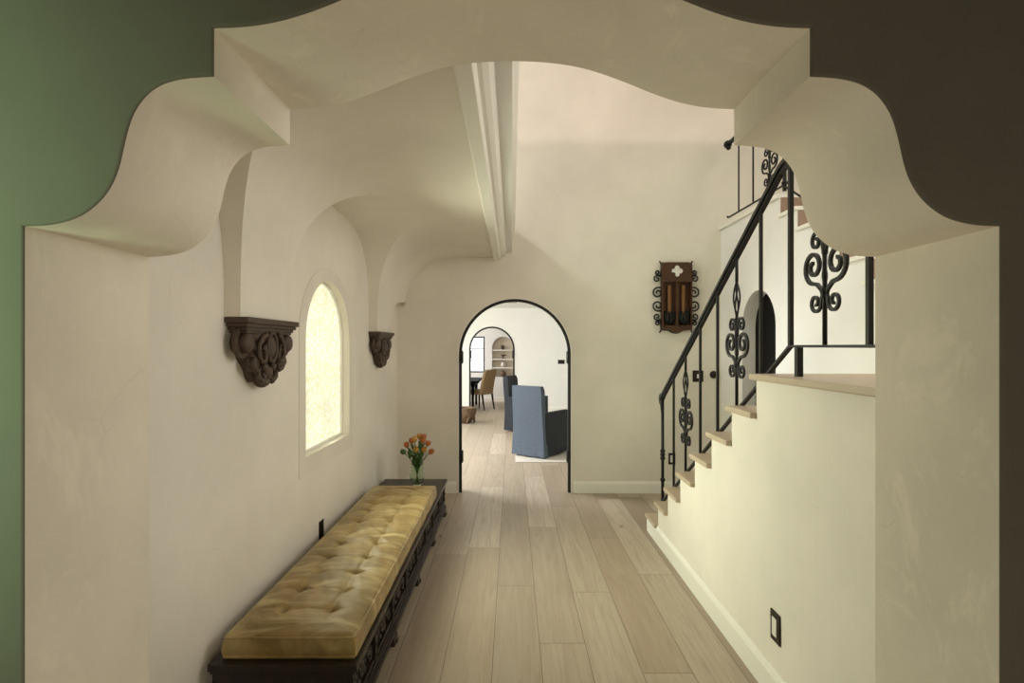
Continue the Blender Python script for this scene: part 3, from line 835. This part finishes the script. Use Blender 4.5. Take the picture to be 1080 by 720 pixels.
plate('wall_outlet', ((708.5 - 540) / 96.67, YB, 1.6 - 118.5 / 96.67), 0, .075, .125, 'low dark outlet on the far wall behind the railing foot', 'outlet', 'rocker')
plate('light_switch', ((736 - 540) / 96.67, YB, 1.6 - 31.5 / 96.67), 0, .115, .125, 'square dark switch plate on the far wall right of the sconce', 'light switch', 'toggle')
o = empty('dimmer_knob', ((752.5 - 540) / 96.67, YB + .004, 1.6 - 30 / 96.67), 0, 'round black knob on far wall beside the square switch plate', 'knob')
mb = MB(); mb.lathe([(.040, 0), (.042, .008), (.030, .015), (.028, .04), (.02, .045)], (0, 0, 0), 20, Matrix.Rotation(PI / 2, 3, 'X')); mb.build('knob', M['bronze'], o)
plate('wall_control', (1.20, Y2, 1.6 - 16.5 / 43.3), 0, .165, .10, 'small black control plate on the white wall beyond the arched doorway', 'control panel', 'dark', 'steel')

# ================================================================== MIDDLE ROOM FURNITURE
def soft_box(mb, x0, x1, y0, y1, z0, z1, bev=.02, mat=None): mb.box(x0, x1, y0, y1, z0, z1, bev, 0, mat)
def armchair(loc, rz, label, mats):
    """local: faces +y, back at -y; origin on the floor at the centre"""
    o = empty('armchair', loc, rz, label, 'armchair', 'slipcovered armchairs beyond the doorway')
    W, D = .265, .33
    # slipcovered back, slightly raked, top edge soft
    rows = []
    for i in range(18):
        f = i / 17; z = .02 + 1.0 * f; rake = -.075 * max(0, f - .35) - (.012 if f < .45 else 0) * (1 - f / .45)
        w = W - .015 * f + (.018 * (1 - f / .45) if f < .45 else 0); t = .10
        if i == 17: t -= .02; w -= .008
        rip = .006 * (1 - f / .4) if f < .4 else 0
        row = []
        for k in range(13):
            x = -w + 2 * w * k / 12; row.append((x, -D + rake + rip * math.sin(k * 2.1), z))
        for k in range(13):
            x = w - 2 * w * k / 12; row.append((x, -D + rake + t, z))
        rows.append(row)
    mb = MB(); vr = mb.grid(rows, closed=True); mb.face(vr[-1]); mb.face(vr[0][::-1]); mb.build('backrest', mats[0], o, sharp=40)
    mb = MB(); soft_box(mb, -W + .06, W - .06, -D + .08, D, .30, .47, .03); mb.build('seat_cushion', mats[1], o)
    for s in (-1, 1):
        rows = []
        for i in range(8):
            f = i / 7; z = .02 + .62 * f
            rows.append([(s * (W + .012 * (1 - f)), -D + .06, z), (s * (W + .012 * (1 - f) + .004 * math.sin(i)), 0, z), (s * (W + .012 * (1 - f)), D + .02, z), (s * (W - .07), D + .02, z), (s * (W - .07), -D + .06, z)])
        mb = MB(); vr = mb.grid(rows, closed=True, smooth=False); mb.face(vr[0]); mb.face(vr[-1]); mb.build('arm', mats[1], o, bevel=.012)
    rows = []
    for i in range(6):
        f = i / 5; z = .015 + .30 * f
        pts = []
        per = [(-W, D), (W, D)]
        rows.append([(-W + .01 + (2 * W - .02) * k / 20, D + .018 + .005 * (1 - f) * math.sin(k * 1.7), z) for k in range(21)] + [(W - .01 - (2 * W - .02) * k / 20, D - .02, z) for k in range(21)])
    mb = MB(); mb.grid(rows, closed=True); mb.build('skirt', mats[1], o)
    return o
armchair((.425, 8.15, .012), -.64, 'slate linen slipcovered armchair turned away, just beyond the doorway', (M['slate'], M['shaded_slate']))  # arms, seat and skirt take the linen with painted shade
armchair((.27, 10.45, .012), -1.95, 'shade-darkened slipcovered armchair mostly hidden behind the slate one', (M['shaded_slate'], M['shaded_slate']))
mb = MB(); mb.box(.05, 3.2, 7.55, 11.6, .001, .011, .004); tag(mb.build('area_rug', M['rug']), 'pale grey rug under the two slipcovered armchairs', 'rug')

bk = empty('wooden_bowl', (-1.0, 11.5, 0), 0, 'round brown root-wood bowl on the floor at left beyond the doorway', 'bowl')
rows = []
for i in range(17):
    f = i / 16; r = .10 + .15 * math.sin(PI * (.05 + .62 * f)) ; z = .32 * f
    rows.append([((r + .012 * math.sin(5 * a + 9 * f) + .010 * math.sin(9 * a - 14 * f)) * math.cos(a), (r + .012 * math.sin(5 * a + 9 * f)) * math.sin(a), z) for a in [2 * PI * k / 36 for k in range(36)]])
for i in range(8):
    f = i / 7; rows.append([((.225 - .2 * f) * math.cos(a), (.225 - .2 * f) * math.sin(a), .32 - .2 * f) for a in [2 * PI * k / 36 for k in range(36)]])
mb = MB(); vr = mb.grid(rows, closed=True); mb.face(vr[0][::-1]); mb.face(vr[-1]); mb.build('shell', M['basket'], bk)
for k in range(5):
    a = 1.26 * k
    mb = MB(); mb.tube([(.21 * math.cos(a + q * .15), .21 * math.sin(a + q * .15), .02 + q * .06) for q in range(6)], [.02, .025, .028, .026, .022, .015], 8); mb.build('root', M['basket'], bk)

# dining chair (faces -x) and table
dc = empty('dining_chair', (-.78, 14.0, 0), -.62, 'tan upholstered dining chair with dark legs inside the far arch', 'chair')
rows = []
for i in range(14):
    f = i / 13; z = .40 + .60 * f; x = .16 + .13 * f ** 1.3; w = .23 - .02 * f ** 3 - (.02 if i == 13 else 0)
    rows.append([(x + dx * (.8 if i == 13 else 1), w * a, z + (.0 if i < 13 else .01)) for dx, a in ((-.035, -1), (-.045, 0), (-.035, 1), (.035, 1), (.045, .0), (.035, -1))])
mb = MB(); vr = mb.grid(rows, closed=True); mb.face(vr[0]); mb.face(vr[-1]); mb.build('backrest', M['tan'], dc, sharp=50)
mb = MB(); mb.box(-.27, .19, -.24, .24, .38, .49, .025); mb.build('seat', M['tan'], dc)
for x in (-.23, .19):
    for y in (-.2, .2):
        mb = MB(); dx = .07 if x > 0 else 0
        mb.tube([(x, y, .39), (x + dx * .4, y, .2), (x + dx, y, 0)], [.026, .022, .015], 8); mb.build('leg', M['darkdoor'], dc)
tb = empty('dining_table', (-1.55, 14.4, 0), 0, 'dark dining table edge left of the tan chair in the far room', 'table')
mb = MB(); mb.box(-.7, .72, -.8, .8, .68, .74, .01); mb.build('table_top', M['darkdoor'], tb)
mb = MB(); mb.box(-.6, .62, -.7, .7, .60, .68, .004); mb.build('apron', M['darkdoor'], tb)
for x in (-.55, .57):
    for y in (-.65, .65):
        mb = MB(); mb.tube([(x, y, 0), (x, y, .35), (x, y, .61)], [.03, .035, .045], 10); mb.build('leg', M['darkdoor'], tb)
# ornaments in the niche
def orn(name, prof, loc, mat, label, cat):
    mb = MB(); mb.lathe(prof, (0, 0, 0), 18); o = mb.build(name, mat, None, loc); tag(o, label, cat, 'ornaments in the niche')
NY = Y3 + .075
orn('round_vase', [(.03, 0), (.065, .03), (.085, .085), (.06, .14), (.03, .16), (.03, .17)], (-.26, NY, .721), M['basket'], 'round dark brown vase on the lowest niche shelf', 'vase')
orn('ceramic_jar', [(.03, 0), (.06, .03), (.07, .08), (.045, .13), (.05, .15)], (-.26, NY, .991), M['pale'], 'pale ceramic jar on the second niche shelf from the bottom', 'jar')
orn('footed_bowl', [(.04, 0), (.042, .01), (.012, .03), (.012, .05), (.05, .085), (.07, .12), (.066, .12)], (-.26, NY, 1.241), M['corbel'], 'dark footed bowl on the second niche shelf from the top', 'bowl')
orn('small_urn', [(.025, 0), (.03, .01), (.05, .05), (.055, .09), (.03, .12), (.038, .13)], (-.27, NY, 1.501), M['corbel'], 'small brown urn on the top niche shelf', 'urn')
# ceiling vent of the middle room
o = empty('ceiling_vent', (0, 11.6, 2.53), 0, 'small dark vent in the white ceiling beyond the doorway', 'vent')
mb = MB(); mb.box(-.11, .11, -.05, .05, -.008, 0, .002); mb.build('vent_frame', M['pale'], o)
mb = MB()
for k in range(4): mb.box(-.10, .10, -.042 + .022 * k, -.030 + .022 * k, -.012, -.008)
mb.build('slat', M['steel'], o)

# ================================================================== LIGHT
def area(name, loc, target, size, power, col, spread=180, sy=None):
    l = bpy.data.lights.new(name, 'AREA'); l.energy = power; l.color = col; l.size = size
    if sy: l.shape = 'RECTANGLE'; l.size_y = sy
    l.spread = math.radians(spread)
    o = bpy.data.objects.new(name, l); C.objects.link(o); o.location = loc
    o.rotation_euler = (Vector(target) - Vector(loc)).to_track_quat('-Z', 'Y').to_euler()
    return o
area('upstairs window light', (-2.9, 4.0, 5.10), (1.5, 4.8, 1.6), .6, 50, (1, .99, .95), 150)
area('stairwell window light', (3.7, 3.6, 4.9), (.6, 3.4, .8), 1.6, 26, (1, .99, .93), 170)
area('landing fill light', (3.85, 2.35, 2.7), (-1.2, 2.3, 1.5), 1.7, 44, (1, .96, .94), 140)  # added unseen fill brightening the vault, left wall and jamb
area('upper wall wash light', (1.2, .35, 5.38), (1.2, 6.0, 4.6), 2.4, 30, (1, .75, .70), 120, .03)  # added warm wash for the upper back wall, cut off by unseen wall_front top
area('passage window light', (XL + .03, WC, 1.5), (1.2, WC - .4, .95), .85, 38, (.95, 1, .77), 128, 1.0)
area('middle room window light', (-3.7, 8.4, 1.7), (0, 8.0, .2), 1.8, 320, (.94, .98, 1), 160)
area('middle room far window light', (-3.7, 11.8, 1.6), (0, 11.6, .6), 1.4, 90, (.92, 1, .86), 160)
area('far room window light', (-3.5, 15.0, 1.6), (0, 14.8, .8), 1.4, 110, (1, .98, .96), 170)
area('near room green fill', (-1.9, -1.0, 1.3), (-1.75, 1.15, 1.65), .7, 19.0, (.66, 1, .63), 62)  # added green fill for the left of wall_front, no window there
area('near room soft fill', (.5, -1.3, .9), (.2, 1.3, 2.1), 1.2, 25.0, (1, .89, .72), 170)  # added unseen fill for the arch soffit and the camera-side room
w = bpy.data.worlds.new('world'); scn.world = w; w.use_nodes = True
w.node_tree.nodes['Background'].inputs[0].default_value = (.9, .93, 1, 1); w.node_tree.nodes['Background'].inputs[1].default_value = .3

# ================================================================== CAMERA
cam = bpy.data.cameras.new('camera'); co = bpy.data.objects.new('camera', cam); C.objects.link(co)
co.location = (0, 0, EYE); co.rotation_euler = (PI / 2, 0, 0)
cam.sensor_width = 36; cam.lens = 580 / 1080 * 36; cam.shift_y = 5 / 1080; cam.clip_start = .05
scn.camera = co
scn.view_settings.view_transform = 'Standard'; scn.view_settings.look = 'None'
scn.view_settings.gamma = 1; scn.view_settings.exposure = -.12; scn.view_settings.use_curve_mapping = False
scn.cycles.use_denoising = True
scn.cycles.max_bounces = 10; scn.cycles.diffuse_bounces = 6
scn.cycles.sample_clamp_indirect = 8
